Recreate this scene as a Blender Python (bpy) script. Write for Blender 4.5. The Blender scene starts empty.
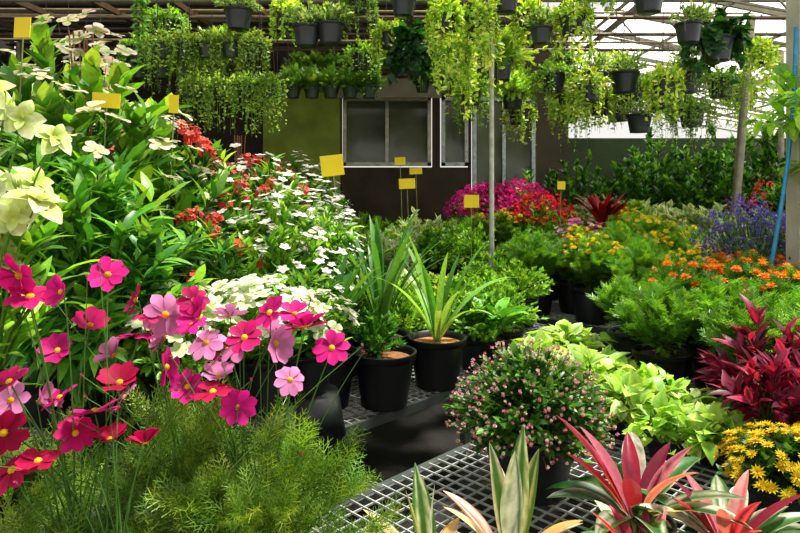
import bpy, math, numpy as np
rng=np.random.default_rng(11)
sc=bpy.context.scene
try:
    sc.view_settings.view_transform='Standard'
except Exception: pass
R2=math.sqrt(2)
# ---------------------------------------------------------------- colours
def C(h):
    h=h.lstrip('#'); c=np.array([int(h[i:i+2],16)/255 for i in (0,2,4)])
    return np.where(c<=.04045,c/12.92,((c+.055)/1.055)**2.4)
def pal(n,hexes,j=.18):
    A=np.array([C(h) for h in hexes]); c=A[rng.integers(0,len(A),n)]
    m=1+rng.normal(0,j,(n,1)); t=1+rng.normal(0,j*.35,(n,3))
    return np.clip(c*np.clip(m,.4,1.8)*t,0.002,.95)
def nrm(a): return a/np.maximum(np.linalg.norm(a,axis=-1,keepdims=True),1e-9)
def rv(n): return nrm(rng.normal(size=(n,3)))
UP=np.array([0,0,1.])
# ---------------------------------------------------------------- materials
def mk(name):
    m=bpy.data.materials.new(name); m.use_nodes=True; nt=m.node_tree; nt.nodes.clear()
    return m,nt,nt.nodes.new,nt.links.new
def foliage(name,rough,trans,tint,spec=.4,nscale=60,sss=0):
    m,nt,N,L=mk(name); o=N('ShaderNodeOutputMaterial'); p=N('ShaderNodeBsdfPrincipled'); a=N('ShaderNodeAttribute'); a.attribute_name='Col'
    no=N('ShaderNodeTexNoise'); no.inputs['Scale'].default_value=nscale
    tc=N('ShaderNodeTexCoord'); L(tc.outputs['Object'],no.inputs['Vector'])
    mr=N('ShaderNodeMapRange'); mr.inputs['To Min'].default_value=.58; mr.inputs['To Max'].default_value=1.32; L(no.outputs['Fac'],mr.inputs['Value'])
    oi=N('ShaderNodeObjectInfo'); mr2=N('ShaderNodeMapRange'); mr2.inputs['To Min'].default_value=.76; mr2.inputs['To Max'].default_value=1.15; L(oi.outputs['Random'],mr2.inputs['Value'])
    mm=N('ShaderNodeMath'); mm.operation='MULTIPLY'; L(mr.outputs[0],mm.inputs[0]); L(mr2.outputs[0],mm.inputs[1])
    vm=N('ShaderNodeVectorMath'); vm.operation='SCALE'; L(a.outputs['Color'],vm.inputs[0]); L(mm.outputs[0],vm.inputs['Scale'])
    L(vm.outputs[0],p.inputs['Base Color']); p.inputs['Roughness'].default_value=rough; p.inputs['Specular IOR Level'].default_value=spec
    t=N('ShaderNodeBsdfTranslucent'); v2=N('ShaderNodeVectorMath'); v2.operation='MULTIPLY'; v2.inputs[1].default_value=tint; L(vm.outputs[0],v2.inputs[0]); L(v2.outputs[0],t.inputs['Color'])
    mx=N('ShaderNodeMixShader'); mx.inputs[0].default_value=trans; L(p.outputs[0],mx.inputs[1]); L(t.outputs[0],mx.inputs[2]); L(mx.outputs[0],o.inputs['Surface'])
    return m
def painted(name,rough,metal=0,n0=.7,n1=1.15,scale=6,bump=0,bs=80):
    m,nt,N,L=mk(name); o=N('ShaderNodeOutputMaterial'); p=N('ShaderNodeBsdfPrincipled'); a=N('ShaderNodeAttribute'); a.attribute_name='Col'
    no=N('ShaderNodeTexNoise'); no.inputs['Scale'].default_value=scale; no.inputs['Detail'].default_value=6
    tc=N('ShaderNodeTexCoord'); L(tc.outputs['Object'],no.inputs['Vector'])
    mr=N('ShaderNodeMapRange'); mr.inputs['From Min'].default_value=.3; mr.inputs['From Max'].default_value=.7; mr.inputs['To Min'].default_value=n0; mr.inputs['To Max'].default_value=n1; L(no.outputs['Fac'],mr.inputs['Value'])
    vm=N('ShaderNodeVectorMath'); vm.operation='SCALE'; L(a.outputs['Color'],vm.inputs[0]); L(mr.outputs[0],vm.inputs['Scale'])
    L(vm.outputs[0],p.inputs['Base Color']); p.inputs['Roughness'].default_value=rough; p.inputs['Metallic'].default_value=metal
    if bump:
        n2=N('ShaderNodeTexNoise'); n2.inputs['Scale'].default_value=bs; L(tc.outputs['Object'],n2.inputs['Vector'])
        b=N('ShaderNodeBump'); b.inputs['Strength'].default_value=bump; b.inputs['Distance'].default_value=.01; L(n2.outputs['Fac'],b.inputs['Height']); L(b.outputs[0],p.inputs['Normal'])
    L(p.outputs[0],o.inputs['Surface']); return m
LEAF,PETAL,PLAST,SOIL,PAINT,WALL,GLASS,ROOF,SIGN=range(9)
MATS=[foliage('leaf_surface',.4,.34,(1.5,1.35,.5)),
      foliage('petal_surface',.6,.3,(1.1,1.0,1.15),.2,40),
      painted('pot_plastic',.38,0,.8,1.2,9),
      painted('potting_soil',.95,0,.5,1.4,60,.8,120),
      painted('galvanised_metal',.45,.35,.65,1.15,14),
      painted('wall_surface',.9,0,.6,1.2,2.5,.3,30),
      None,None,
      painted('sign_card',.6,0,.92,1.05,5)]
m,nt,N,L=mk('window_glass'); o=N('ShaderNodeOutputMaterial'); p=N('ShaderNodeBsdfPrincipled'); p.inputs['Roughness'].default_value=.1
no=N('ShaderNodeTexNoise'); no.inputs['Scale'].default_value=3; cr=N('ShaderNodeValToRGB'); cr.color_ramp.elements[0].color=(.03,.035,.02,1); cr.color_ramp.elements[1].color=(.2,.22,.15,1); L(no.outputs['Fac'],cr.inputs[0]); L(cr.outputs[0],p.inputs['Base Color']); L(p.outputs[0],o.inputs['Surface']); MATS[GLASS]=m
m,nt,N,L=mk('translucent_roof_sheet'); o=N('ShaderNodeOutputMaterial'); d=N('ShaderNodeBsdfDiffuse'); t=N('ShaderNodeBsdfTranslucent'); mx=N('ShaderNodeMixShader')
no=N('ShaderNodeTexNoise'); no.inputs['Scale'].default_value=1.5; cr=N('ShaderNodeValToRGB'); cr.color_ramp.elements[0].color=(.8,.82,.8,1); cr.color_ramp.elements[1].color=(.98,.98,.95,1); L(no.outputs['Fac'],cr.inputs[0]); L(cr.outputs[0],d.inputs[0]); L(cr.outputs[0],t.inputs[0]); mx.inputs[0].default_value=.9
L(d.outputs[0],mx.inputs[1]); L(t.outputs[0],mx.inputs[2]); L(mx.outputs[0],o.inputs['Surface']); MATS[ROOF]=m
# ---------------------------------------------------------------- mesh builder
class MB:
    def __init__(s): s.V=[];s.F=[];s.C=[];s.M=[];s.S=[];s.n=0
    def add(s,V,F,Cc,mat,smooth=True):
        V=np.asarray(V,float).reshape(-1,3); F=np.asarray(F,int)
        Cc=np.broadcast_to(np.asarray(Cc,float),V.shape)
        s.V.append(V); s.F.append(F+s.n); s.C.append(Cc); s.M.append(mat); s.S.append(smooth); s.n+=len(V)
    def merge(s,q,off):
        b=0
        for V,F,Cc,M_,S_ in zip(q.V,q.F,q.C,q.M,q.S): s.add(V+np.array(off),F-b,Cc,M_,S_); b+=len(V)
    def build(s,name):
        me=bpy.data.meshes.new(name); V=np.concatenate(s.V); Cc=np.concatenate(s.C)
        loops=np.concatenate([f.ravel() for f in s.F]); tot=np.concatenate([np.full(len(f),f.shape[1]) for f in s.F])
        st=np.concatenate([[0],np.cumsum(tot)[:-1]])
        used=sorted(set(s.M)); mi=np.concatenate([np.full(len(f),used.index(m_)) for f,m_ in zip(s.F,s.M)])
        sm=np.concatenate([np.full(len(f),q) for f,q in zip(s.F,s.S)])
        me.vertices.add(len(V)); me.vertices.foreach_set('co',V.ravel().astype(np.float32))
        me.loops.add(len(loops)); me.loops.foreach_set('vertex_index',loops.astype(np.int32))
        me.polygons.add(len(tot)); me.polygons.foreach_set('loop_start',st.astype(np.int32))
        for u in used: me.materials.append(MATS[u])
        me.polygons.foreach_set('material_index',mi.astype(np.int32)); me.polygons.foreach_set('use_smooth',sm)
        at=me.color_attributes.new('Col','FLOAT_COLOR','POINT')
        at.data.foreach_set('color',np.concatenate([Cc,np.ones((len(Cc),1))],1).ravel().astype(np.float32))
        me.update(calc_edges=True); me.validate(); return me
def top(name,me,loc=(0,0,0),rz=0,s=1,rot=None):
    if isinstance(me,MB): me=me.build(name)
    o=bpy.data.objects.new(name,me); sc.collection.objects.link(o); o.location=loc
    o.rotation_euler=rot if rot else (0,0,rz); o.scale=(s,s,s) if np.isscalar(s) else s
    return o
# ---------------------------------------------------------------- primitives
def bar(mb,p,q,w,h,col,mat=PAINT,up=UP):
    p=np.array(p,float);q=np.array(q,float);d=nrm(q-p); u=np.array(up,float)
    if abs(d@u)>.95: u=np.array([0,1.,0])
    s=nrm(np.cross(d,u)); u=np.cross(s,d); V=[]
    for e in (p,q):
        for a,b in ((-1,-1),(1,-1),(1,1),(-1,1)): V.append(e+s*a*w/2+u*b*h/2)
    mb.add(V,[(0,1,5,4),(1,2,6,5),(2,3,7,6),(3,0,4,7),(3,2,1,0),(4,5,6,7)],col,mat,False)
def box(mb,x0,x1,y0,y1,z0,z1,col,mat=PAINT):
    bar(mb,((x0+x1)/2,y0,(z0+z1)/2),((x0+x1)/2,y1,(z0+z1)/2),x1-x0,z1-z0,col,mat)
def stems(mb,P0,P1,P2,r0,r1,col,K=5,sides=3,mat=LEAF):
    P0,P1,P2=[np.atleast_2d(np.array(a,float)) for a in (P0,P1,P2)]
    n=max(len(P0),len(P2)); P0=np.broadcast_to(P0,(n,3));P1=np.broadcast_to(P1,(n,3));P2=np.broadcast_to(P2,(n,3))
    t=np.linspace(0,1,K)[None,:,None]
    pts=(1-t)**2*P0[:,None]+2*t*(1-t)*P1[:,None]+t*t*P2[:,None]
    tan=nrm(P2-P0); a=nrm(np.cross(tan,np.array([.31,.52,.2]))); b=np.cross(tan,a)
    r=(r0+(r1-r0)*t)[...,None]
    th=np.linspace(0,2*np.pi,sides,endpoint=False)
    off=np.cos(th)[:,None]*a[:,None,None]+np.sin(th)[:,None]*b[:,None,None]
    V=pts[:,:,None]+off*r
    i=np.arange(n)[:,None,None]*K*sides; k=np.arange(K-1)[None,:,None]*sides; s_=np.arange(sides)[None,None]; s2=(s_+1)%sides
    F=np.stack([i+k+s_,i+k+s2,i+k+sides+s2,i+k+sides+s_],-1).reshape(-1,4)
    c=np.asarray(col,float)
    if c.ndim==2: c=np.repeat(c,K*sides,0)
    mb.add(V.reshape(-1,3),F,c,mat)
def pipe(mb,p,q,r,col,mat=PAINT,sides=10):
    stems(mb,p,(np.array(p)+np.array(q))/2,q,r,r,col,2,sides,mat)
def revolve(mb,prof,col,mat,n=28,o=(0,0,0)):
    th=np.linspace(0,2*np.pi,n,endpoint=False); pr=np.array(prof,float); K=len(pr)
    V=np.stack([pr[:,0:1]*np.cos(th),pr[:,0:1]*np.sin(th),np.repeat(pr[:,1:2],n,1)],-1)+np.array(o)
    k=np.arange(K-1)[:,None]*n; s_=np.arange(n)[None]; s2=(s_+1)%n
    F=np.stack([k+s_,k+s2,k+n+s2,k+n+s_],-1).reshape(-1,4); mb.add(V.reshape(-1,3),F,col,mat,True)
def pot(mb,r=.13,h=.22,col='#121517',z=0,soil='#4a3626'):
    c=C(col); rb=r*.72
    revolve(mb,[(0.001,z),(rb,z),(rb,z+.004),(r*.93,z+h*.86)],c,PLAST)
    revolve(mb,[(r*.93,z+h*.86),(r,z+h*.865),(r*1.01,z+h*.995)],c,PLAST)
    revolve(mb,[(r*1.01,z+h*.995),(r*.985,z+h),(r*.93,z+h*.99),(r*.9,z+h*.82)],c*1.3,PLAST)
    revolve(mb,[(r*.91,z+h*.86),(r*.6,z+h*.885),(r*.3,z+h*.9),(.001,z+h*.905)],C(soil),SOIL)
    return z+h*.88
# ---------------------------------------------------------------- leaf templates
def leafT(n=3,w=.4,fold=.25,droop=.25,a=.8,b=.9):
    t=np.linspace(0,1,n+1); pr=w/2*np.sin(np.pi*t**a)**b; pr[0]=.02; pr[-1]=.004
    V=[];Mk=[]
    for ti,p in zip(t,pr):
        z=-droop*ti*ti
        V+=[(ti,-p,z+fold*p),(ti,0,z),(ti,p,z+fold*p)]; Mk+=[1,0,1]
    F=[]
    for k in range(n):
        for c in range(2): F.append((3*k+c,3*k+c+1,3*k+c+4,3*k+c+3))
    return np.array(V,float),np.array(F),np.array(Mk,float)
T_oval=leafT(3,.5); T_lance=leafT(4,.28,.3,.35); T_heart=leafT(4,.75,.3,.35,.62,.8); T_small=leafT(2,.5,.3,.1)
def featherT(pairs=6,w=.03,sub=True,spread=.45):
    V=[];F=[]
    def strip(p,q,w0,w1):
        p=np.array(p,float);q=np.array(q,float);d=nrm(q-p);s=nrm(np.cross(d,np.array([.1,.2,1.])))
        b=len(V); V.extend([p-s*w0/2,p+s*w0/2,q+s*w1/2,q-s*w1/2]); F.append((b,b+1,b+2,b+3))
    strip((0,0,0),(.5,0,.02),w,w*.8); strip((.5,0,.02),(1,0,-.06),w*.8,w*.2)
    for i in range(pairs):
        t=.15+.8*i/pairs; l=spread*(1-.55*t)
        for s in (-1,1):
            q=(t+l*.7,s*l*.75,rng.normal(0,.08)); strip((t,0,0),q,w*.8,w*.4)
            if sub:
                m_=np.array([t+l*.35,s*l*.37,0]); 
                strip(m_,m_+np.array([l*.5,-s*l*.02,rng.normal(0,.07)]),w*.6,w*.2)
                strip(m_,m_+np.array([l*.15,s*l*.45,rng.normal(0,.07)]),w*.6,w*.2)
    return np.array(V),np.array(F),np.zeros(len(V))
T_feather=featherT(6,.03); T_mari=featherT(6,.085,False,.5); T_fern=featherT(13,.05,False,.3)
def scatter(mb,T,P,D,U,S,Wd,col,col2=None,mat=LEAF):
    tv,tf,tm=T; n=len(P); D=nrm(D); sd=nrm(np.cross(U,D)); Nn=np.cross(D,sd)
    S=np.broadcast_to(S,(n,)); Wd=np.broadcast_to(Wd,(n,))
    V=P[:,None]+S[:,None,None]*(tv[None,:,0:1]*D[:,None]+tv[None,:,1:2]*Wd[:,None,None]*sd[:,None]+tv[None,:,2:3]*Nn[:,None])
    F=(tf[None]+(np.arange(n)*len(tv))[:,None,None]).reshape(-1,tf.shape[1])
    cc=np.repeat(col[:,None],len(tv),1)
    if col2 is not None: cc=cc*(1-tm[None,:,None])+col2[:,None]*tm[None,:,None]
    mb.add(V.reshape(-1,3),F,cc.reshape(-1,3),mat)
# ---------------------------------------------------------------- flower templates
def petal(w,prof,K=3,cup=.1,r0=.1,fold=.1,notch=0,ends=.06):
    t=np.linspace(0,1,K+1); pr=w/2*np.interp(t,np.linspace(0,1,len(prof)),prof); V=[];M=[]
    for ti,p in zip(t,pr):
        x=r0+(1-r0)*ti; z=cup*ti*ti
        V+=[(x-(ends if ti==1 else 0),-p,z+fold*p),(x-(notch if ti==1 else 0),0,z),(x-(ends if ti==1 else 0),p,z+fold*p)]; M+=[ti]*3
    F=[]
    for k in range(K):
        for c in range(2): F.append((3*k+c,3*k+c+1,3*k+c+4,3*k+c+3))
    return np.array(V),np.array(F),np.array(M)
def flowerT(layers,dome=.2,dz=.05,wob=.06,var=0):
    parts=[]; VV=[];FF=[];MM=[];b=0
    for (pt,n,tilt,scl,zo) in layers:
        V,F,M=pt
        for i in range(n):
            a=2*np.pi*(i+(.5*zo*10)%1)/n+rng.normal(0,.05); tl=tilt+rng.normal(0,wob)
            v=V*scl*rng.uniform(.93,1.05); x=v[:,0]*np.cos(tl)-v[:,2]*np.sin(tl); z=v[:,0]*np.sin(tl)+v[:,2]*np.cos(tl)+zo+(.025 if i%2 else 0)
            VV.append(np.stack([x*np.cos(a)-v[:,1]*np.sin(a),x*np.sin(a)+v[:,1]*np.cos(a),z],1)); FF.append(F+b); MM.append(np.clip(M-var*rng.random(),0,1)); b+=len(V)
    parts.append((np.concatenate(VV),np.concatenate(FF),np.concatenate(MM),0))
    if dome:
        n=8; th=np.linspace(0,2*np.pi,n,endpoint=False); V=[]
        for r,z in ((1,0),(.8,.45),(.4,.75),(.02,.8)): V+= [(dome*r*np.cos(x),dome*r*np.sin(x),dz+dome*z) for x in th]
        F=[(k*n+i,k*n+(i+1)%n,(k+1)*n+(i+1)%n,(k+1)*n+i) for k in range(3) for i in range(n)]
        parts.append((np.array(V),np.array(F),np.zeros(len(V)),1))
    return parts
rnd=[.2,.85,1,.45]; nar=[.3,1,.8,.08]
F_cosmosV=[flowerT([(petal(.64,[.2,.5,.85,1,.62],5,c_,.1,.22,-.05,.07),8,tl_,1,0)],.19,.03,.13,.45) for c_,tl_ in ((.05,.05),(.0,.2),(-.15,.15),(.15,.3),(-.2,.0),(.1,.5))]
F_daisy=flowerT([(petal(.3,nar,2,.05),11,.1,1,0),(petal(.3,nar,2,.05),8,.5,.7,.05)],.2,.08)
F_pom=flowerT([(petal(.5,rnd,2,-.1),9,.05,1,0),(petal(.5,rnd,2,-.1),8,.5,.85,.08),(petal(.5,rnd,1,-.1),6,.95,.7,.14),(petal(.5,rnd,1),4,1.3,.5,.2)],0)
F_five=flowerT([(petal(.85,rnd,2,.05),5,.1,1,0)],.12,.02)
F_pet=flowerT([(petal(.8,[.2,.6,1,1,.6],4,-.25,.05,.15),5,.35,1,0)],.1,.06,.15,.3)
F_cream=flowerT([(petal(.78,[.25,.8,1,.85,.1],5,-.4,.05,.35,0,.02),5,.2,1,0),(petal(.7,[.25,.8,1,.85,.1],5,-.3,.05,.35,0,.02),4,.8,.7,.05)],.1,.06,.2,.5)
F_bract=flowerT([(petal(.8,nar,2,.1),3,.8,1,0)],0)
F_bud=flowerT([(petal(.8,rnd,1,0),6,1.1,.8,0),(petal(.8,rnd,1,0),3,1.45,.7,.0)],.35,.1)
def flowers(mb,FT,P,A,S,col,col2,cc):
    n=len(P); A=nrm(A); D=nrm(np.cross(A,rv(n))); B=np.cross(A,D); S=np.broadcast_to(S,(n,))
    for tv,tf,tm,role in FT:
        V=P[:,None]+S[:,None,None]*(tv[None,:,0:1]*D[:,None]+tv[None,:,1:2]*B[:,None]+tv[None,:,2:3]*A[:,None])
        F=(tf[None]+(np.arange(n)*len(tv))[:,None,None]).reshape(-1,4)
        if role==0: c=col2[:,None]*(1-tm[None,:,None])+col[:,None]*tm[None,:,None]
        else: c=np.repeat(cc[:,None],len(tv),1)
        mb.add(V.reshape(-1,3),F,c.reshape(-1,3),PETAL)
# ---------------------------------------------------------------- plant generators
def bush(mb,z0,R,H,nst,nleaf,T,L,W,cols,lift=.3,tmin=.2,cols2=None,thmax=1.45,stem='#4f6b2c',rs=.003,c=(0,0),
         FT=None,nf=0,fs=.02,fc=None,fc2=None,cc=('#e8b820',),foff=.01,fth=None,jit=.6,low=.12,upf=.6,dome=False):
    ph=rng.random(nst)*2*np.pi; ct=np.cos(thmax)+(1-np.cos(thmax))*rng.random(nst); st=np.sqrt(1-ct*ct); rr=rng.uniform(.72,1.08,nst)
    E=np.stack([c[0]+R*rr*st*np.cos(ph),c[1]+R*rr*st*np.sin(ph),z0+H*rr*(low+(1-low)*ct)],1)
    P0=np.stack([c[0]+rng.normal(0,R*.1,nst),c[1]+rng.normal(0,R*.1,nst),np.full(nst,z0-.01)],1)
    P1=np.stack([c[0]+.35*(E[:,0]-c[0]),c[1]+.35*(E[:,1]-c[1]),z0+.8*(E[:,2]-z0)],1)
    stems(mb,P0,P1,E,rs,rs*.45,C(stem),6,3)
    i=rng.integers(0,nst,nleaf); t=(tmin+(1-tmin)*rng.random(nleaf)**.6)[:,None]
    P=(1-t)**2*P0[i]+2*t*(1-t)*P1[i]+t*t*E[i]
    ctr=np.array([c[0],c[1],z0+.25*H]); out=nrm(P-ctr)
    D=nrm(out*.7+rv(nleaf)*jit+UP*lift); U=nrm(UP+out*.4+rv(nleaf)*.35)
    Ls=L*rng.uniform(.6,1.2,nleaf)
    scatter(mb,T,P,D,U,Ls,W,pal(nleaf,cols),pal(nleaf,cols2) if cols2 else None)
    if FT and nf:
        if dome:   # flowers carried on short side shoots over the whole crown
            p2=rng.random(nf)*6.283; c2=np.cos(fth or thmax)+(1-np.cos(fth or thmax))*rng.random(nf); s2=np.sqrt(1-c2*c2); r2=rng.uniform(.94,1.1,nf)
            Q=np.stack([c[0]+R*r2*s2*np.cos(p2),c[1]+R*r2*s2*np.sin(p2),z0+H*r2*(low+(1-low)*c2)],1); o2=nrm(Q-ctr)
            stems(mb,Q-o2*.05,Q-o2*.03,Q,.0014,.001,C(stem),3,3)
        else:
            j=rng.integers(0,nst,nf) if nf>nst else rng.permutation(nst)[:nf]
            Q=E[j]+rv(nf)*R*.06; o2=nrm(Q-ctr)
        Q=Q+o2*foff+UP*foff
        flowers(mb,FT,Q,nrm(o2*.6+UP*upf+rv(nf)*.35),fs*rng.uniform(.7,1.2,nf),pal(nf,fc,.1),pal(nf,fc2 or fc,.1),pal(nf,cc,.1))
def blades(mb,n,base,L,w,e0,curv,cols,cols2=None,K=9,NC=3,petiole=0,stripe=.5,az=None,mat=LEAF,fold=.25,c0=.01,tip=1.0):
    L=np.broadcast_to(L,(n,))*rng.uniform(.75,1.1,n); e=np.broadcast_to(e0,(n,))+rng.normal(0,.1,n); cv=np.broadcast_to(curv,(n,))*rng.uniform(.6,1.3,n)
    if az is None: az=np.arange(n)*2.4+rng.normal(0,.3,n)
    az=np.asarray(az,float)
    t=np.linspace(0,1,K+1); el=e[:,None]-cv[:,None]*t[None]**1.5
    dx=np.cos(el);dz=np.sin(el); X=np.concatenate([np.zeros((n,1)),np.cumsum((dx[:,1:]+dx[:,:-1])/2/K,1)],1)*L[:,None]; Z=np.concatenate([np.zeros((n,1)),np.cumsum((dz[:,1:]+dz[:,:-1])/2/K,1)],1)*L[:,None]
    if petiole: 
        s=np.clip((t-petiole)/(1-petiole),0,1); pr=np.maximum(np.sin(np.pi*s**.85)**.8,.06)
    else: pr=np.interp(t,[0,.15,.55,.85,1],[.55,.85,1,.6,.03])
    pr[-1]=.02
    u=np.linspace(-1,1,NC); hd=np.stack([np.cos(az),np.sin(az),np.zeros(n)],1); sd=np.stack([-np.sin(az),np.cos(az),np.zeros(n)],1)
    ctr=np.array(base)+hd[:,None]*(X[...,None]+c0)+UP*Z[...,None]
    nn=hd[:,None]*(-dz[...,None])+UP*dx[...,None]
    wv=(w/2*pr)[None,:,None,None]
    V=ctr[:,:,None]+sd[:,None,None]*u[None,None,:,None]*wv+nn[:,:,None]*(abs(u)*fold)[None,None,:,None]*wv
    c=np.repeat(np.repeat(pal(n,cols)[:,None,None],K+1,1),NC,2)
    if cols2:
        c2=pal(n,cols2)[:,None,None]; m_=(rng.random((n,1,NC,1))<stripe)*np.clip(rng.normal(.8,.3,(n,K+1,NC,1)),0,1); c=c*(1-m_)+c2*m_
    i=np.arange(n)[:,None,None]*(K+1)*NC;k=np.arange(K)[None,:,None]*NC;q=np.arange(NC-1)[None,None]
    F=np.stack([i+k+q,i+k+q+1,i+k+NC+q+1,i+k+NC+q],-1).reshape(-1,4)
    mb.add(V.reshape(-1,3),F,c.reshape(-1,3),mat)
def trail(mb,z,r,Lg,nst,nleaf,T,L,cols,out=1.35,W=1.,stem='#7d9a3c',lift=.1):
    ph=rng.random(nst)*2*np.pi; a=np.stack([np.cos(ph),np.sin(ph),np.zeros(nst)],1); ln=Lg*rng.uniform(.2,1,nst)[:,None]
    P0=a*r*rng.uniform(.2,.9,nst)[:,None]+UP*z; P1=a*r*out*1.3+UP*(z+.14); P2=a*r*out*rng.uniform(.8,1.2,nst)[:,None]+UP*z-UP*ln
    stems(mb,P0,P1,P2,.0025,.0015,C(stem),8,3)
    i=rng.integers(0,nst,nleaf); t=rng.uniform(.1,1,nleaf)[:,None]
    P=(1-t)**2*P0[i]+2*t*(1-t)*P1[i]+t*t*P2[i]
    D=nrm(a[i]*.6+rv(nleaf)*.8+UP*lift); scatter(mb,T,P,D,nrm(UP*.7+a[i]+rv(nleaf)*.4),L*rng.uniform(.6,1.2,nleaf),W,pal(nleaf,cols))
G_mid=['#5a942a','#6aa432','#447f24','#84b63e']; G_dark=['#26561e','#306628','#3f7a2e','#295c21']; G_lime=['#b4d83c','#cee654','#9eca38','#e0ee6a']; G_brt=['#7ebc32','#96cc40','#64a42a','#b0d84c']
SP={}
def species(key,name,fn,nvar=2):
    out=[]
    for _ in range(nvar):
        mb=MB(); fn(mb); out.append(mb.build(name))
    SP[key]=(name,out)
def put(key,x,y,z=.555,s=1.,rz=None):
    name,ms=SP[key]; me=ms[rng.integers(len(ms))]
    return top(name,me,(x,y,z),rng.random()*6.28 if rz is None else rz,s)
def sp_shrub(mb): z=pot(mb); bush(mb,z,.24,.36,60,1300,T_oval,.055,1,G_mid+G_brt)
def sp_brt(mb): z=pot(mb,.14,.2); bush(mb,z,.26,.3,70,1500,T_small,.045,1,G_brt,lift=.4)
def sp_lime(mb): z=pot(mb,.13,.2); bush(mb,z,.25,.28,70,1500,T_small,.042,1.1,G_lime)
def sp_var(mb): z=pot(mb,.13,.2); bush(mb,z,.26,.36,45,950,T_oval,.07,1.1,['#6a9e4c','#86b060'],cols2=['#eef2d0','#d4e4b0','#f4f6de'])
def sp_dark(mb): z=pot(mb,.14,.24); bush(mb,z,.28,.5,70,1500,T_oval,.075,1,G_dark+G_mid[:1])
def sp_my(mb): z=pot(mb,.15,.24); bush(mb,z,.21,.3,60,1000,T_mari,.08,1,G_mid+G_brt,lift=.5,FT=F_pom,nf=32,fs=.026,fc=['#fadc1a','#ffee3a'],fc2=['#e8b810'],foff=.03,thmax=1.25,upf=1.,low=.4,dome=True,fth=1.1)
def sp_mo(mb): z=pot(mb,.13,.24); bush(mb,z,.24,.3,70,1000,T_mari,.085,1,['#5a942a','#6ea432','#447f24'],lift=.4,FT=F_pom,nf=44,fs=.028,fc=['#fb9a0a','#ffb01c','#f8840a','#f66c06'],fc2=['#e05806','#ee7408'],foff=.03,thmax=1.3,upf=.8,dome=True,fth=1.2)
def sp_feather(mb): z=pot(mb,.14,.23); bush(mb,z,.2,.3,60,900,T_mari,.09,.9,['#70aa34','#86bc3c','#5a962c'],lift=.5,low=.35,thmax=1.3)
def sp_ixora(mb):
    z=pot(mb,.15,.25); bush(mb,z,.32,.72,60,1400,T_lance,.1,1,G_mid+G_dark+G_brt[:2],thmax=1.3,rs=.005)
    nc=24; ph=rng.random(nc)*6.28; ct=rng.uniform(.3,1,nc); st=np.sqrt(1-ct*ct); Q0=np.stack([.34*st*np.cos(ph),.34*st*np.sin(ph),z+.78*(.12+.88*ct)],1)
    k=11; Q=np.repeat(Q0,k,0)+rv(nc*k)*.026; n_=nc*k; flowers(mb,F_five,Q,nrm(Q-np.repeat(Q0,k,0)+UP*.02),.015*rng.uniform(.8,1.2,n_),pal(n_,['#dc3c2c','#e8604a','#ee8474','#e86070']),pal(n_,['#c83020']),pal(n_,['#f09030']))
    stems(mb,Q0*[.3,.3,1]-[0,0,.3],Q0-[0,0,.1],Q0,.003,.002,C('#5a6a30'),4)
def sp_whitefl(mb): z=pot(mb,.15,.25); bush(mb,z,.34,.75,70,2000,T_lance,.085,1.1,G_mid+G_brt,thmax=1.35,rs=.005,FT=F_five,nf=120,fs=.027,fc=['#ffffff','#f8f4f0'],fc2=['#e6ecd0'],foff=.03,dome=True)
def sp_fern(mb):
    z=pot(mb,.12,.2); n=60; az=rng.random(n)*6.28; e=rng.uniform(.3,1.3,n); D=np.stack([np.cos(az)*np.cos(e),np.sin(az)*np.cos(e),np.sin(e)],1)
    scatter(mb,T_fern,np.tile([[0,0,z]],(n,1))+D*.02,D,np.tile(UP,(n,1))+rv(n)*.1,rng.uniform(.22,.4,n),1.,pal(n,G_brt+G_mid))
def sp_grass(mb): z=pot(mb,.12,.2); blades(mb,220,(0,0,z),.34,.01,1.2,1.0,['#7fae4a','#9cc25c','#6a9a3e'],K=5,NC=2)
def sp_broad(mb): z=pot(mb,.14,.22); blades(mb,34,(0,0,z),.42,.1,1.15,1.2,['#5faa34','#7ac042','#4a922c'],K=8,petiole=.35)
def sp_cord(mb): z=pot(mb,.14,.24); blades(mb,44,(0,0,z+.15),.34,.045,1.2,.7,['#8e1522','#b51e2c','#5c101c','#d33040'],K=7); stems(mb,(0,0,z),(0,0,z+.1),(0,0,z+.3),.015,.01,C('#54402c'))
def sp_croton(mb): z=pot(mb,.1,.15); bush(mb,z,.15,.3,26,240,T_lance,.09,1.2,['#8a123c','#a81c50','#520e2a','#3a121f','#961844'],cols2=['#c83868','#681430','#4a142a'],lift=.5)
def sp_bougp(mb): z=pot(mb,.16,.26); bush(mb,z,.42,.62,70,1200,T_oval,.06,1,G_mid+G_brt,rs=.005,FT=F_bract,nf=430,fs=.038,fc=['#f4249a','#fa50b4','#e81c90','#d81488'],jit=.8,dome=True,fth=1.1)
def sp_bougr(mb): z=pot(mb,.16,.26); bush(mb,z,.4,.58,70,1200,T_oval,.06,1,G_mid+G_brt,rs=.005,FT=F_bract,nf=300,fs=.034,fc=['#f0242c','#fa4838','#e81830'],jit=.8,dome=True,fth=1.1)
def sp_pink(mb): z=pot(mb,.13,.2); bush(mb,z,.24,.3,60,900,T_oval,.05,1,G_mid,FT=F_five,nf=75,fs=.028,fc=['#f47ac4','#f89ad4','#e868b8'],dome=True,foff=.02,fth=1.1)
def sp_lav(mb):
    z=pot(mb,.13,.2); bush(mb,z,.24,.42,60,800,T_lance,.05,.9,['#5a7a5a','#6a8a68'],lift=.6,FT=F_bud,nf=420,fs=.017,fc=['#8070c8','#9c8cdc','#7464c0'],fc2=['#6a5ab0'],cc=('#6a5ab8',),foff=.02,dome=True)
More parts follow.
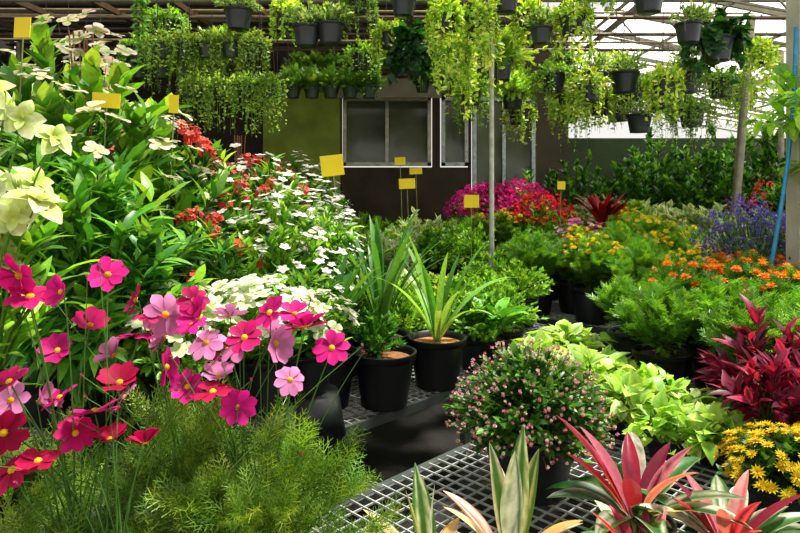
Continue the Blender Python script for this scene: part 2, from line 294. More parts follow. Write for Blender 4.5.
def sp_white(mb): z=pot(mb,.14,.2); bush(mb,z,.25,.3,70,1200,T_oval,.05,1,G_mid+G_brt,FT=F_pet,nf=64,fs=.04,fc=['#f6f7ea','#eef2dc','#fbfbf6'],fc2=['#c8d890'],cc=('#c8c850',),thmax=1.4,dome=True,fth=1.2)
def sp_purple(mb): z=pot(mb,.13,.2); bush(mb,z,.24,.28,50,900,T_oval,.055,1.2,['#6a3234','#8a443e','#566030','#7a7038'],cols2=['#9a5448','#8a9a4a'])
for k,nm,f,v in [('shrub','potted_green_shrub',sp_shrub,2),('brt','potted_bright_green_shrub',sp_brt,2),('lime','potted_lime_foliage_plant',sp_lime,2),('var','potted_variegated_shrub',sp_var,2),
 ('dark','potted_dark_leaf_shrub',sp_dark,2),('my','potted_yellow_marigold',sp_my,2),('mo','potted_orange_marigold',sp_mo,3),('fea','potted_marigold_seedling',sp_feather,2),('ixora','potted_red_ixora',sp_ixora,2),
 ('wf','potted_white_jasmine_shrub',sp_whitefl,2),('fern','potted_fern',sp_fern,2),('grass','potted_grass',sp_grass,1),('broad','potted_peace_lily',sp_broad,2),('cord','potted_red_cordyline',sp_cord,1),
 ('cro','potted_burgundy_croton',sp_croton,2),('bp','potted_pink_bougainvillea',sp_bougp,1),('br','potted_red_bougainvillea',sp_bougr,1),('pink','potted_pink_vinca',sp_pink,1),('lav','potted_lavender',sp_lav,1),('white','potted_white_petunia',sp_white,2),('pur','potted_coleus',sp_purple,1)]:
    species(k,nm,f,v)
# ---------------------------------------------------------------- benches in the 45-degree layout
STEEL=C('#c8ccc8')
def bench(S0,S1,D0,D1,gs=.045,zt=.55):
    mb=MB(); la=(S1-S0)/R2; lb=(D1-D0)/R2; hx,hy=la/2,lb/2
    for y in np.arange(-hy,hy,gs): bar(mb,(-hx,y,zt-.004),(hx,y,zt-.004),.0038,.006,STEEL)
    for x in np.arange(-hx,hx,gs): bar(mb,(x,-hy,zt),(x,hy,zt),.0038,.006,STEEL)
    fr=C('#4c5250')
    for s in (-1,1):
        bar(mb,(-hx-.015,s*hy,zt-.018),(hx+.015,s*hy,zt-.018),.03,.04,fr); bar(mb,(s*hx,-hy,zt-.019),(s*hx,hy,zt-.019),.03,.04,fr)
    nl=max(2,int(la/1.2)+1)
    for x in np.linspace(-hx+.03,hx-.03,nl):
        bar(mb,(x,-hy,zt-.05),(x,hy,zt-.05),.03,.04,fr)
        for s in (-1,1): bar(mb,(x,s*(hy-.02),0),(x,s*(hy-.02),zt-.03),.035,.035,fr)
    S=(S0+S1)/2;D=(D0+D1)/2
    top('plant_bench',mb,((S+D)/2,(S-D)/2,0),math.pi/4)
def inview(x,y,m=.72): return y>.8 and abs(x)/y<m
bench(-.6,5.2,-2.06,-.45)          # foreground bench
bench(-.6,5.4,-4.3,-2.72)          # bench with the strap leaf pots
bench(1.6,5.2,-.3,1.3,.09)
bench(5.7,7.25,-4.3,2.2)
bench(7.8,9.3,-7.8,2.2,.09)
bench(9.9,11.4,-6,2.6,.09)
bench(1.0,5.4,-6.5,-4.9,.09)
bench(2.0,5.4,-8.7,-7.1,.09)
bench(12,13.4,-3.8,3.4,.09)
bench(5.75,7.25,-9.6,-4.9,.09)
# ---------------------------------------------------------------- dense rows
def row(S0,S1,D0,D1,step,choose,ymax=8.9,z=.555):
    st=step*R2
    for s in np.arange(S0+st*.45,S1-st*.2,st):
        for d in np.arange(D0+st*.4,D1-st*.2,st):
            s_=s+rng.normal(0,.05); d_=d+rng.normal(0,.05); x=(s_+d_)/2;y=(s_-d_)/2
            if not inview(x,y) or y>ymax: continue
            r=choose(400+622*x/y,y)
            if r: put(r[0],x,y,z,r[1]*rng.uniform(.9,1.1))
def pick(opts): 
    k=opts[rng.integers(len(opts))]; return k
def ch3(px,y):
    if px<520: return None
    if px<570: return pick([('brt',.95),('lime',.9),('fea',.95)])
    if px<650: return pick([('my',1.1),('fea',1.1),('my',1.1)])
    if px<700: return pick([('shrub',.9),('white',.75),('brt',.95),('my',1)])
    return pick([('var',1),('brt',1),('fea',1.1)])
def ch4(px,y):
    if px<480: return pick([('var',1),('brt',1.1),('fern',1.1),('lime',1)])
    if px<640: return pick([('lime',1.1),('brt',1.15),('my',1.2),('var',1.),('white',.9),('fern',1.1)])
    return pick([('brt',1.15),('var',1.1),('lime',1.1),('my',1.)])
def ch5(px,y):
    if px<440: return pick([('shrub',1.3),('var',1.3),('brt',1.3)])
    if px<600: return pick([('var',1.4),('lime',1.25),('brt',1.3),('var',1.3)])
    return pick([('brt',1.35),('shrub',1.4),('pur',1.4),('var',1.4)])
def chL(px,y):
    if px<180: return pick([('ixora',1.15),('wf',1.1),('ixora',1.1),('fern',1.6)])
    if px<330: return pick([('wf',.98),('ixora',1.),('shrub',1.3),('wf',.98)])
    return pick([('var',1.1),('shrub',1.1),('brt',1.15),('broad',.9)])
def chL2(px,y):
    if px<330: return pick([('ixora',1.2),('wf',1.15),('ixora',1.2),('broad',1.3)])
    return pick([('shrub',1.2),('var',1.25),('brt',1.3)])
def ch6(px,y):
    if px<600: return pick([('dark',1.2),('shrub',1.5),('pur',1.4)])
    return pick([('pur',2.0),('shrub',1.9),('pur',1.8),('var',1.8),('br',1.2),('ixora',1.25)])
row(5.95,7.25,-4.3,2.2,.37,ch3)
row(7.8,9.3,-7.8,2.2,.4,ch4)
row(9.9,11.4,-6,2.6,.42,ch5)
row(1.0,5.4,-6.5,-4.9,.38,chL)
row(2.0,5.4,-8.7,-7.1,.42,chL2)
row(12,13.4,-3.8,3.4,.45,ch6)
row(5.75,7.25,-9.6,-4.9,.42,chL2)
def ch2(px,y):
    if y<3.0: return None
    if px<330: return pick([('wf',.78),('shrub',1.),('ixora',.75)])
    if px<400: return pick([('shrub',.8),('brt',.8)])
    return pick([('var',.8),('brt',.85),('shrub',.8),('lime',.8)])
row(.4,5.4,-4.3,-3.1,.36,ch2)
def chR(px,y): return pick([('var',.9),('brt',1),('shrub',.9),('lime',.8),('white',.75)]) if y>3.7 and px<715 else None
row(4.0,5.2,-1.7,1.3,.36,chR)
# explicit plants
for x,y,k,s in [(1.15,7.5,'bp',1.1),(1.62,7.1,'br',1.05),(.98,7.7,'bp',1.1),(2.25,6.9,'cord',1.4),(2.45,7.3,'cord',1.3),(1.75,6.0,'pink',1.25),(1.98,5.95,'pink',1.2),(1.45,7.5,'bp',1.15)]:
    put(k,x,y,.555,s)
for x,y,s,k in [(1.05,4.78,1,'fea'),(1.38,4.47,1.05,'my'),(1.62,4.22,1.05,'fea'),(.82,5.02,.9,'brt'),(1.9,4.0,1.,'my')]: put(k,x,y,.555,s)
for x,y,s in [(1.5,3.2,1.),(1.82,3.2,1.05),(1.78,2.85,1.),(2.08,2.95,1.05),(2.15,3.3,.95),(1.66,3.0,1.),(1.95,2.75,1.),(1.9,3.45,1.)]: put('mo',x,y,.555,s)
for x,y in [(1.2,2.85),(1.42,2.5),(1.62,2.35),(1.66,2.58),(1.22,3.25),(1.46,2.85)]: put('fea',x,y,.555,.92)
for x,y,s in [(2.2,3.85,1.25),(2.42,3.9,1.2),(2.3,4.15,1.35)]: put('lav',x,y,.555,s)
for x,y,s in [(1.24,2.08,.95),(1.38,2.15,1.05),(1.36,2.32,1.1)]: put('cro',x,y,.555,s)
st_=MB()
def stand(x,y,z1=.719): revolve(st_,[(.001,.553),(.15,.553),(.12,z1-.001),(.001,z1)],C('#121517'),PLAST,24,(x,y,0))
for x,y,s in [(-.5,2.25,.92),(-.74,2.12,.88),(-.36,2.42,.78)]: put('white',x,y,.72,s); stand(x,y)
stand(-.95,1.38,.634); top('upturned_pot_stands',st_)
put('shrub',.4,3.3,.555,.75); put('brt',.6,3.55,.555,.8); put('shrub',.33,3.6,.555,.8); put('lime',.28,3.95,.555,.9); put('broad',.5,3.35,.555,.7)
put('brt',.0,3.4,.555,.8); put('shrub',-.3,3.2,.555,.9); put('shrub',-.47,2.85,.555,.85); put('grass',-.75,2.6,.555,1.)
# pot with small dense shrub, pot with strap leaves, dracaena cluster
mb=MB(); z=pot(mb,.142,.235,soil='#8a5a34'); bush(mb,z,.1,.24,36,1000,T_small,.04,.9,['#4f8a2c','#6aa63a','#3a742a'],lift=.6,c=(-.03,0)); top('potted_boxwood',mb,(-.07,2.75,.555))
mb=MB(); z=pot(mb,.142,.235,soil='#b07844'); blades(mb,10,(0,0,z),.54,.034,1.4,.5,['#6faa42','#86bc52','#5a9a3c'],K=12); blades(mb,8,(0,0,z),.54,.032,1.05,1.1,['#86bc52','#9ccc60'],K=12); top('potted_strap_leaf_lily',mb,(.18,3.02,.555))
mb=MB(); z=pot(mb,.15,.24); blades(mb,30,(0,0,z),.64,.042,1.35,.7,['#447a32','#5c9240','#34662a'],K=12); top('potted_dracaena',mb,(-.1,3.08,.555)); 
mb=MB(); z=pot(mb,.13,.24); blades(mb,24,(0,0,z),.52,.042,1.3,.8,['#447a32','#5c9240','#34662a'],K=12); top('potted_dracaena',mb,(-.32,2.74,.555),1)
# pink-bud chrysanthemum
mb=MB(); z=pot(mb,.155,.2); bush(mb,z-.0,.235,.26,190,5600,T_oval,.032,1.2,['#4a7e2c','#5f9634','#70a63c','#3a6a26'],lift=.2,FT=F_bud,nf=560,fs=.0125,fc=['#f0a0b4','#f6ccc4','#e47898','#f8e8c8','#f4ecd0'],fc2=['#d8c0a0'],cc=('#e07a94','#f4dcb8'),foff=.003,thmax=1.75,dome=True)
top('potted_pink_chrysanthemum',mb,(.41,1.97,.555))
# yellow chrysanthemum
mb=MB(); z=pot(mb,.11,.1); bush(mb,z,.15,.14,90,1300,T_oval,.035,1.1,['#3a6a24','#4f7f2c'],FT=F_daisy,nf=150,fs=.021,fc=['#fce010','#ffec2a'],fc2=['#e0b008'],cc=('#e0a008',),thmax=1.5,foff=.008,dome=True)
me=mb.build('potted_yellow_chrysanthemum'); top('potted_yellow_chrysanthemum',me,(1.1,1.8,.555)); top('potted_yellow_chrysanthemum',me,(1.28,1.82,.555),2)
# lime pothos patch
def sp_poth(mb): z=pot(mb,.11,.1); bush(mb,z,.24,.14,60,170,T_heart,.085,1.05,['#8fc53c','#a8d44a','#c4e06a','#6fae30'],cols2=['#b8dc60','#dcecA0','#9acc48'],lift=.15,thmax=1.55)
species('poth','potted_lime_pothos',sp_poth,3)
for (x,y,s) in [(.82,2.7,1.),(.98,2.55,.85),(.72,3.0,.95),(.98,2.85,.8),(1.08,2.35,.8),(.88,2.4,.9),(.62,2.85,.85),(.85,3.25,1),(.78,2.45,.8),(.95,2.2,.8),(1.1,2.15,.75)]: put('poth',x,y,.555,s)
# stromanthe (tricolour) and variegated calathea leaves
def sp_strom(mb,n=1):
    z=pot(mb,.1,.08)
    blades(mb,8,(0,0,z),.3,.046,1.0,.5,['#b82848','#e04a62','#982040','#e8788a'],['#7a1830','#f4b0b8'],petiole=.12,NC=5,stripe=.3,K=12,fold=.5)
    blades(mb,13,(0,0,z),.31,.066,.6,.8,['#3f7a30','#2c6428','#4f8a3c'],['#f4ecd4','#f0c8bc','#f6f2de'],petiole=.12,NC=7,stripe=.4,K=12,fold=.4)
species('strom','potted_stromanthe',sp_strom,2)
put('strom',.62,1.64,.555,1.,.4); put('strom',.8,1.52,.555,.8,2.2); put('strom',.56,1.42,.555,.7,1.)
def sp_vs(mb):
    z=pot(mb,.1,.14); blades(mb,4,(0,0,z),.29,.055,1.45,.15,['#4a7a34','#5a8a3c'],['#f6f3da','#f0eec8'],petiole=.12,NC=7,stripe=.55,K=12)
    blades(mb,6,(0,0,z),.23,.045,1.0,.7,['#c8903a','#5a8a3c','#c86a4a','#e8c070'],['#f6eacc'],petiole=.12,NC=7,stripe=.5,K=12)
species('vs','potted_variegated_calathea',sp_vs,2)
put('vs',.24,1.34,.555,1.0,0.3); put('vs',.06,1.3,.555,.85,1.4)
# ---------------------------------------------------------------- cosmos
mb=MB()
bases=np.array([(-.28,1.28,.77),(-.45,1.36,.77),(-.62,1.2,.77),(-.5,1.12,.77),(-.75,1.3,.77)])
for b in bases:
    q=MB(); pot(q,.11,.2); mb.merge(q,(b[0],b[1],.555))
MG='#ee1c92';LP='#f894d0';RD='#cc0c50';DM='#d80c70'
FL=[(-.587,1.25,1.329,MG,40),(-.672,1.1,1.35,DM,42),(-.654,1.1,1.311,DM,40),(-.598,1.1,1.32,MG,32),(-.472,1.25,1.249,LP,44),(-.402,1.25,1.243,MG,46),(-.261,1.25,1.253,MG,38),(-.191,1.25,1.223,DM,50),(-.137,1.25,1.182,MG,38),
(-.245,1.22,1.199,LP,42),(-.322,1.25,1.188,LP,44),(-.573,1.25,1.166,LP,40),(-.523,1.25,1.213,MG,44),(-.452,1.2,1.158,MG,40),(-.346,1.15,1.126,RD,38),(-.518,1.15,1.143,RD,40),(-.2035,1.15,1.149,LP,30),
(-.666,1.15,1.108,LP,40),(-.564,1.15,1.089,MG,46),(-.718,1.15,1.111,LP,36),(-.72,1.13,1.06,RD,42),(-.536,1.15,1.037,RD,38),(-.703,1.13,.991,RD,44),(-.734,1.15,1.01,DM,36),(-.629,1.15,1.115,MG,36),(-.346,1.27,1.243,LP,38),(-.422,1.27,1.275,DM,32),(-.623,1.25,1.227,DM,38),
(-.36,1.3,1.165,MG,36),(-.49,1.3,1.19,LP,38),(-.3,1.2,1.215,DM,36),(-.22,1.3,1.24,MG,36),(-.44,1.3,1.22,MG,36),(-.7,1.15,1.3,DM,38),(-.38,1.22,1.2,LP,38),(-.27,1.3,1.2,LP,36),(-.41,1.2,1.12,MG,34),(-.55,1.3,1.27,DM,34),(-.6,1.15,1.05,DM,36),(-.66,1.2,1.19,MG,34),
(-.3,1.15,1.1,MG,34),(-.45,1.1,1.05,RD,36),(-.64,1.1,1.02,RD,38),(-.69,1.1,1.16,DM,36),(-.53,1.2,1.1,LP,34),(-.35,1.2,1.14,LP,34),(-.5,1.25,1.25,DM,34)]
P=np.array([f[:3] for f in FL]); hexs=[f[3] for f in FL]; rad=np.array([f[4] for f in FL])*.001
A=nrm(np.array([0,-.4,.75])+rng.normal(0,.42,(len(P),3)))
pc=np.array([C(h) for h in hexs]); pc=np.clip(pc*rng.uniform(.85,1.15,(len(P),1)),0,1)
for k in range(6):
    ii=np.arange(len(P))%6==k; flowers(mb,F_cosmosV[k],P[ii],A[ii],rad[ii],pc[ii],pc[ii]*.5,pal(int(ii.sum()),['#f0c020','#e8a810'],.1))
bi=np.argmin(((P[:,None,:2]-bases[None,:,:2])**2).sum(-1)+rng.random((len(P),len(bases)))*.02,1)
B0=bases[bi]+rng.normal(0,.02,P.shape)*[1,1,0]; 
stems(mb,B0,(B0*.5+P*.5)+np.stack([rng.normal(0,.03,len(P)),rng.normal(0,.03,len(P)),np.full(len(P),.06)],1),P-A*.004,.0022,.0013,C('#5d8a3a'),9,4)
nb=34; Q=P[rng.integers(0,len(P),nb)]+rng.normal(0,.05,(nb,3)); B1=bases[rng.integers(0,len(bases),nb)]
flowers(mb,F_bud,Q,rv(nb)*.4+UP,.008,pal(nb,['#a02050','#6a8a3a','#c03070']),pal(nb,['#6a8a3a']),pal(nb,['#8a3050']))
stems(mb,B1,(B1+Q)/2+UP*.05,Q,.0016,.0009,C('#5d8a3a'),7,3)
FG=['#618a2a','#7ca034','#4a6e20','#94b044','#547a26']
for b,R_,H_,n in [((-.25,1.22,.75),.23,.29,1300),((-.47,1.3,.75),.2,.33,750),((-.66,1.15,.7),.18,.2,340),((-.82,1.3,.77),.2,.25,230),((-.28,1.02,.58),.2,.3,750),((-.5,1.0,.56),.2,.22,300)]:
    bush(mb,b[2]-.02,R_,H_,60,n,T_feather,.085,.9,FG,lift=.5,c=b[:2],stem='#7a9a3c',rs=.0022,tmin=.05,thmax=1.7)
top('cosmos_flower_bed',mb)
# ---------------------------------------------------------------- cream bract shrub (near left)
mb=MB(); z=pot(mb,.16,.28)
bush(mb,z,.26,.7,40,330,T_lance,.1,1.3,G_brt+G_mid,thmax=1.2,rs=.005,lift=.2)
n=46; Q=np.stack([rng.normal(.08,.06,n),rng.normal(-.1,.08,n),rng.uniform(.7,1.06,n)],1)
flowers(mb,F_cream,Q,nrm(np.array([.35,-.5,.45])+rv(n)*.7),rng.uniform(.04,.058,n),pal(n,['#f2f4dc','#eaf0c4','#f6f6e8'],.06),pal(n,['#b8cc64'],.1),pal(n,['#c8cc50']))
stems(mb,Q*[.2,.2,0]+[0,0,z],Q*[.4,.4,.8],Q,.004,.002,C('#6a9a3c'),6,4)
top('potted_white_mussaenda',mb,(-.95,1.38,.635))
# big leafy shrubs at left
def sp_big(mb): z=pot(mb,.18,.3); bush(mb,z,.4,.9,60,1500,T_lance,.13,1.05,['#44822a','#549632','#6eaa3a','#367226','#84b844'],thmax=1.3,rs=.006,lift=.2,jit=.7)
species('big','potted_large_leaf_shrub',sp_big,2)
def sp_pw(mb): z=pot(mb,.16,.28); bush(mb,z,.4,1.0,70,1800,T_oval,.1,1.1,G_brt+G_mid,thmax=1.3,rs=.006,FT=F_pet,nf=110,fs=.04,fc=['#f6f6e4','#f4dcd0','#f4c8c0'],fc2=['#d0dc98'],cc=('#d8d060',),dome=True,foff=.02)
species('pw','potted_white_bract_shrub',sp_pw,1)
for k,x,y,z,s in [('big',-.98,2.05,.555,.86),('big',-1.3,2.3,.555,.95),('ixora',-.8,2.55,.555,.86),('pw',-1.4,2.75,.555,1.25),('ixora',-1.85,3.0,.555,1.75),('ixora',-1.1,3.05,.555,1.25),('wf',-.82,3.15,.555,1.1),('wf',-.5,3.1,.555,.95),('pw',-1.75,3.4,.555,1.3),('ixora',-1.3,3.35,.555,1.35),('ixora',-.8,3.6,.555,1.2),('wf',-.56,2.78,.555,.86),('big',-1.08,2.7,.555,.95),('fern',-.62,2.45,.555,1.2)]:
    put(k,x,y,z+.0,s)
# ---------------------------------------------------------------- hanging baskets
WIRE=C('#3a3a38')
def hanger(mb,z,r,ztop,n=3):
    for i in range(n):
        a=2*math.pi*i/n+.3; pipe(mb,(r*math.cos(a),r*math.sin(a),z),(0,0,min(z+.42,ztop)),.0028,WIRE,PAINT,4)
    pipe(mb,(0,0,min(z+.42,ztop)),(0,0,ztop),.003,WIRE,PAINT,4)
def hang(name,x,y,z,kind,ztop=3.72,s=1.,col='#2a2e33'):
    mb=MB(); zt=pot(mb,.12*s,.17*s,col); hz=(ztop-z); hanger(mb,.17*s,.12*s,hz)
    if kind=='bush': bush(mb,zt,.21*s,.2*s,45,650,T_small,.045,1,['#9cc46a','#b4d482','#7aaa52','#cce09c'],lift=.3)
    if kind=='fern': bush(mb,zt,.26*s,.2*s,60,500,T_fern,.13,1,['#8cc040','#a8d050','#c0e068'],lift=.0,thmax=1.7)
    if kind in('lime','limeS'): trail(mb,zt,.12*s,(.85 if kind=='lime' else .42)*s,34,1000 if kind=='lime' else 600,T_oval,.055,['#b4dc40','#d0ec58','#96c840','#e4f480'],1.25); bush(mb,zt,.17*s,.14,26,250,T_oval,.055,1,G_lime)
    if kind=='green': trail(mb,zt,.12*s,.45*s,40,1100,T_small,.04,['#74a83a','#8ebc4c','#a8d060'],1.35); bush(mb,zt,.19*s,.14,40,500,T_small,.04,1,G_brt)
    if kind=='dark': trail(mb,zt,.12*s,.3*s,26,380,T_heart,.085,['#2a5a2c','#3c7038','#1f4a24'],1.5); bush(mb,zt,.22*s,.24,36,330,T_heart,.09,1,G_dark)
    top(name,mb,(x,y,z),rng.random()*6)
hb='hanging_basket'
lst=[(-1.35,5.2,2.84,'bush',1),(-.78,5.2,2.7,'bush',1),(-.58,5.2,2.72,'bush',1.0),(.03,5.2,2.95,'bush',.9),(.1,5.3,2.5,'dark',.9),(-.1,5.5,2.75,'limeS',.8),(.88,5.2,2.98,'bush',1),(1.18,5.2,2.72,'bush',.8),(1.44,5.2,2.8,'limeS',.95),(2.08,5.2,2.98,'bush',1.1),
 (.36,5.0,2.78,'lime',.8),(.66,5.1,2.8,'lime',.9),(.52,5.4,2.6,'lime',.7),(.95,6.0,2.55,'fern',1.2),(1.5,6.1,2.45,'green',1.1),(1.85,6.0,2.42,'bush',1.2),(2.2,6.1,2.45,'bush',1.2),(1.72,6.5,2.4,'limeS',1.),(2.5,5.9,2.4,'limeS',1.),(2.8,6.1,2.45,'green',1.2),(2.95,5.8,2.7,'dark',1.3),
 (-.4,6.5,2.75,'green',1.),(2.6,7.0,2.5,'green',1.2),(3.0,7.2,2.4,'fern',1.3),(.75,6.6,2.4,'green',1.),(1.25,6.9,2.4,'fern',1.1),(1.65,5.2,3.1,'green',.8),(2.0,7.4,2.3,'green',1.2),(1.45,7.6,2.3,'limeS',1.1),
 (3.3,6.4,2.45,'green',1.2),(2.3,6.6,2.65,'limeS',1.),(3.75,7.0,2.5,'limeS',1.2),(3.2,6.9,2.7,'bush',1.2),(2.55,5.5,2.8,'bush',1.),(2.15,6.7,2.3,'limeS',1.),(3.4,7.7,2.4,'green',1.3),(2.7,7.7,2.35,'bush',1.3),(4.2,7.6,2.5,'green',1.2),
 (-2.1,5.6,2.85,'green',1.),(-1.0,5.5,2.95,'limeS',.8),(-.35,5.3,3.0,'green',.8),(-2.6,6.2,2.75,'green',1.),(-1.9,6.8,2.85,'fern',1.1),(1.0,6.4,2.85,'limeS',.9),(1.8,6.9,2.75,'green',1.1),(.35,6.2,2.7,'green',.9),(1.15,5.6,2.95,'limeS',.8),(.0,6.9,2.75,'fern',1.),
 (1.7,5.6,2.3,'limeS',1.),(3.0,6.4,2.15,'green',1.1),(2.5,6.5,2.1,'bush',1.1),(3.6,6.2,2.75,'lime',.8)]
for x,y,z,k,s in lst: hang(hb,x,y,z,k,s=s,ztop=3.3 if y<5.8 else 3.25)
def tray(x,y,z,n,kind,ztop=3.3,sp=.22):
    mb=MB(); w=n*sp/2
    bar(mb,(-w,0,0),(w,0,0),.02,.02,WIRE); 
    for s in (-1,1): pipe(mb,(s*w*.9,0,0),(s*w*.9,0,ztop-z),.004,WIRE,PAINT,5)
    for i in range(n):
        q=MB(); zt=pot(q,.09,.12,'#2a3a2a',-.12)
        if kind=='trail': trail(q,zt,.09,.45,30,800,T_small,.036,['#8aba44','#a8cc54','#c0e070','#72a03c'],1.35); bush(q,zt,.15,.12,30,450,T_small,.036,1,['#b4d460','#c8e07a','#90ba4c'])
        else: bush(q,zt,.13,.16,40,330,T_fern,.1,1,['#6a9a3c','#86b04a','#4f7f2c'],lift=.2,thmax=1.5)
        mb.merge(q,(-w+sp*(i+.5),0,0))
    top('hanging_planter_rack',mb,(x,y,z))
tray(-1.6,5.2,2.72,5,'trail',sp=.19); tray(-1.5,5.6,2.45,4,'trail'); tray(-.72,6.5,2.58,5,'fern',sp=.2); tray(-.72,6.9,2.82,5,'fern',sp=.2); tray(.7,7.2,2.75,5,'fern'); tray(-2.3,6.3,2.75,4,'fern')
for (x,y,z,l) in [(-2.18,5.2,3.2,.75),(.28,5.0,3.25,.3)]:
    mb=MB(); trail(mb,0,.03,l,10,360,T_oval,.06,['#5a9a30','#78b53e','#94c84e'],1.4); pipe(mb,(0,0,0),(0,0,3.3-z),.004,WIRE,PAINT,4); top('hanging_vine',mb,(x,y,z))
# ---------------------------------------------------------------- structure
mb=MB(); box(mb,-9,9,-3,14,-.1,0,C('#1e1c18'),WALL); top('floor',mb)
mb=MB(); wy=9.6; WB=C('#423828')
box(mb,-5.9,-.9,wy,wy+.12,0,4.2,C('#33291e'),WALL); box(mb,-.9,.5,wy,wy+.12,0,1.85,WB,WALL); box(mb,-.9,2.6,wy,wy+.12,2.95,4.2,WB,WALL); box(mb,.5,.62,wy,wy+.12,0,2.95,WB,WALL); box(mb,.62,1.06,wy,wy+.12,0,1.85,WB,WALL); box(mb,1.06,1.1,wy,wy+.12,0,2.95,WB,WALL); box(mb,2.1,2.6,wy,wy+.12,0,2.95,WB,WALL); box(mb,2.6,8,wy,wy+.12,0,2.3,C('#2e4020'),WALL)
top('wall_back',mb)
mb=MB(); box(mb,-2.1,-.92,wy-.06,wy-.003,.0,3.3,C('#8c9c38'),WALL); top('green_wall_panel',mb)
mb=MB(); bar(mb,(-6.0,2,2.1),(-6.0,9.6,2.1),.1,4.2,C('#30281e'),WALL); top('wall_left',mb)
def window(name,x0,x1,z0,z1,col,div):
    mb=MB(); c=C(col); box(mb,x0,x1,wy+.03,wy+.05,z0,z1,c,GLASS); f=.055
    for a,b,cc_,d in ((x0,x1,z0,z0+f),(x0,x1,z1-f,z1),(x0,x0+f,z0,z1),(x1-f,x1,z0,z1)): box(mb,a,b,wy-.05,wy+.08,cc_,d,c)
    for i in range(1,div):
        x=x0+(x1-x0)*i/div; box(mb,x-.025,x+.025,wy-.04,wy+.06,z0,z1,c)
    top(name,mb)
window('window_1',-.88,.48,1.87,2.93,'#c4beaa',2)
window('window_2',.64,1.05,1.87,2.93,'#c4c8c4',1)
window('door_1',1.12,2.08,.02,2.93,'#c0ccd0',2)
mb=MB(); box(mb,-.95,.6,wy-.5,wy-.1,2.93,3.0,C('#a09a86'),WALL); bar(mb,(-.95,wy-.55,3.0),(.6,wy-.55,3.0),.05,.32,C('#8f8a76'),WALL); top('awning',mb)
mb=MB()
for i,y in enumerate(np.arange(7.0,9.5,.1)): box(mb,-5.9,1.6,y,y+.1,3.72+.05*math.sin(i*math.pi/2),3.74+.05*math.sin(i*math.pi/2),C('#4b463c'),WALL)
top('shed_roof',mb)
mb=MB(); PC=C('#8a8274'); BR=C('#5e4a36')
for y in (5.2,5.9,6.5,7.2,8.0): pipe(mb,(-5.2,y,3.3),(5.2,y,3.3),.02,PC if y<6 else BR)
for x in np.arange(-4.8,2.6,.8): bar(mb,(x,4.6,3.38),(x+.25,9.3,3.5),.04,.06,BR)
for y in (5.0,5.6,6.2): pipe(mb,(-5.2,y,3.55),(2.6,y+.2,3.6),.014,C('#a09888'))
for z in (3.42,3.48,3.15): pipe(mb,(-5,6.8,z),(5,7.0,z),.012,C('#a08c6a'))
for x in (-4.9,4.9): 
    for y in (5.2,8.0): pipe(mb,(x,y,0),(x,y,3.4),.035,PC)
pipe(mb,(.81,5.5,0),(.81,5.5,3.4),.022,C('#d0d0c4'),PAINT,14)
pipe(mb,(3.56,6.8,0),(3.84,6.8,3.4),.045,C('#8a8472'),PAINT,14)
top('pipe_framework',mb)
mb=MB()
for i in range(60):
    x=rng.uniform(-3.6,3); y=rng.choice([5.2,5.9,6.5,7.2]); z=3.3-rng.uniform(.15,.5); pipe(mb,(x,y,3.3),(x+rng.normal(0,.02),y,z),.0035,C('#6a6050'),PAINT,4)
top('hanging_hooks',mb)
# translucent sloping roof on the right
mb=MB()
def rz_(x): return 3.75-.2*(x-2.6)
xs=np.linspace(2.6,8,10)
for a,b in zip(xs[:-1],xs[1:]):
    V=[(a+.01,3.5,rz_(a)),(b-.01,3.5,rz_(b)),(b-.01,13,rz_(b)),(a+.01,13,rz_(a))]; mb.add(V,[(0,1,2,3)],C('#ffffff'),ROOF,False)
top('translucent_roof',mb)
mb=MB(); tr=C('#6f6a5c')
for y in np.arange(4,13,.9): bar(mb,(2.5,y,rz_(2.5)-.06),(8,y,rz_(8)-.06),.04,.05,tr); bar(mb,(2.5,y,rz_(2.5)-.4),(8,y,rz_(8)-.3),.022,.022,tr)
for x in np.arange(2.6,8,.9): bar(mb,(x,3.5,rz_(x)-.1),(x,13,rz_(x)-.1),.03,.03,tr)
for y in np.arange(4,13,1.8):
    for x in np.arange(2.6,7.5,.7): bar(mb,(x,y,rz_(x)-.06),(x+.35,y,rz_(x+.35)-.4),.016,.016,tr)
top('roof_truss',mb)
# right post, hose
mb=MB(); bar(mb,(2.28,3.52,0),(2.28,3.52,3.9),.12,.12,C('#c8c4b0'),WALL); top('concrete_post',mb)
mb=MB(); stems(mb,[(2.14,3.42,1.75)],[(2.12,3.4,1.6)],[(2.02,3.4,1.05)],.011,.011,C('#3a9ad0'),10,8,PAINT); stems(mb,[(2.14,3.42,1.75)],[(2.17,3.42,1.95)],[(2.19,3.44,2.4)],.011,.011,C('#3a9ad0'),8,8,PAINT); top('garden_hose',mb)
mb=MB(); bush(mb,0,.34,1.0,40,420,T_heart,.11,1,['#9cd440','#b4e454','#78b434'],lift=-.1,rs=.004,tmin=.4,thmax=1.4); top('climbing_vine',mb,(2.45,3.3,1.22))
mb=MB(); bush(mb,0,.3,.5,30,260,T_oval,.1,1.1,['#9cd440','#b4e454','#78b434'],lift=-.2,rs=.004,tmin=.4,thmax=1.5); top('climbing_vine',mb,(2.28,3.44,1.75))
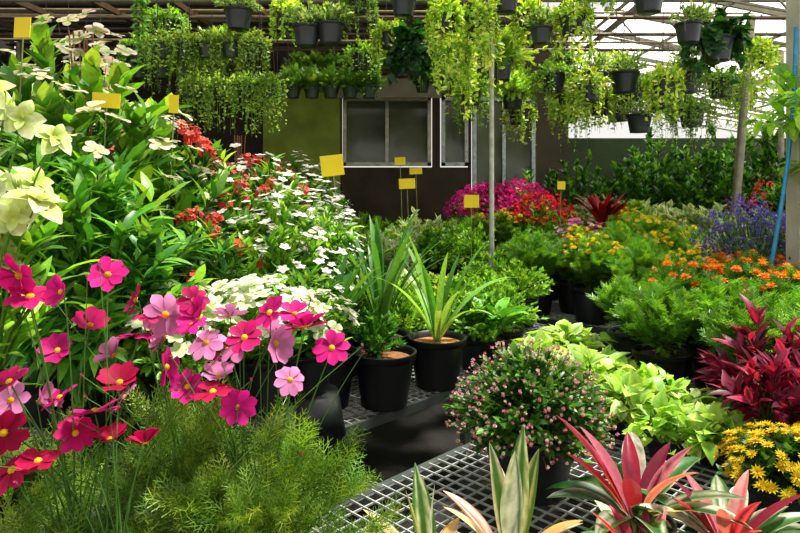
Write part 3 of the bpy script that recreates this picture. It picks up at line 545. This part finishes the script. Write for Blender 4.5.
# ---------------------------------------------------------------- price tags
def tag(x,y,z,w,h,zb,tilt=0):
    mb=MB(); bar(mb,(-w/2,0,0),(w/2,0,0),.004,h,C('#f6d80c'),SIGN); pipe(mb,(0,.006,h*.3),(0,.006,zb-z),.003,C('#8a9a58'),PAINT,6)
    top('yellow_plant_tag',mb,(x,y,z),rot=(0,tilt,rng.normal(0,.15)))
for a in [(-.36,3.3,1.63,.12,.11,.9),(-1.487,2.45,2.14,.08,.08,1.4),(-1.18,2.5,1.86,.11,.06,1.4),(-1.0,2.75,1.88,.04,.08,1.4),(.506,4.4,1.42,.11,.09,.9),(.056,4.9,1.55,.13,.08,.9),(0,5.8,1.77,.1,.07,.9),(.15,5.9,1.68,.12,.06,.9),(1.4,5.4,1.54,.07,.07,.8)]: tag(*a,tilt=rng.normal(0,.06))
tag(.78,5.44,2.62,.07,.09,2.3)
mb=MB()
for i in range(7): pipe(mb,(rng.normal(0,.02),rng.normal(0,.02),0),(rng.normal(0,.05),rng.normal(0,.03),1.5),.004,C('#7a5238'),PAINT,5)
me=mb.build('bamboo_stakes'); top('bamboo_stakes',me,(-1.48,2.95,.75)); top('bamboo_stakes',me,(-1.1,4.3,.6),.8,.85)
# tall shrubs along the rear right
def sp_tree(mb): bush(mb,0,.75,2.3,90,4600,T_oval,.12,1.05,G_dark+G_mid,thmax=1.4,rs=.014,tmin=.25,stem='#4a3a28')
species('tree','tall_shrub',sp_tree,2)
for x,y,s in [(3.1,8.5,.85),(4.0,8.4,.95),(4.9,8.4,1.08),(5.8,8.4,1.1),(5.3,7.1,1.0),(2.5,8.6,.85),(1.9,8.6,.8),(3.5,8.6,.98),(4.45,8.55,1.0),(-3.6,8.4,1.),(-4.6,8.0,.95),(-2.6,8.6,.85),(-4.2,6.6,.95)]: put('tree',x,y,0,s)
# ---------------------------------------------------------------- light, world, camera
w=bpy.data.worlds.new('sky'); sc.world=w; w.use_nodes=True; nt=w.node_tree; bg=nt.nodes['Background']
bg.inputs[0].default_value=(1,.98,.92,1); bg.inputs[1].default_value=.95
sl=bpy.data.lights.new('sun','SUN'); sl.energy=8.5; sl.angle=.16; sl.color=(1,.95,.84); so=bpy.data.objects.new('sun',sl); sc.collection.objects.link(so); so.rotation_euler=(math.radians(-9),math.radians(20),0)
cd=bpy.data.cameras.new('camera'); co=bpy.data.objects.new('camera',cd); sc.collection.objects.link(co); co.location=(0,0,1.5); co.rotation_euler=(math.pi/2,0,0)
cd.sensor_width=36; cd.lens=28; cd.shift_y=(190-266.5)/800; cd.clip_start=.05; sc.camera=co
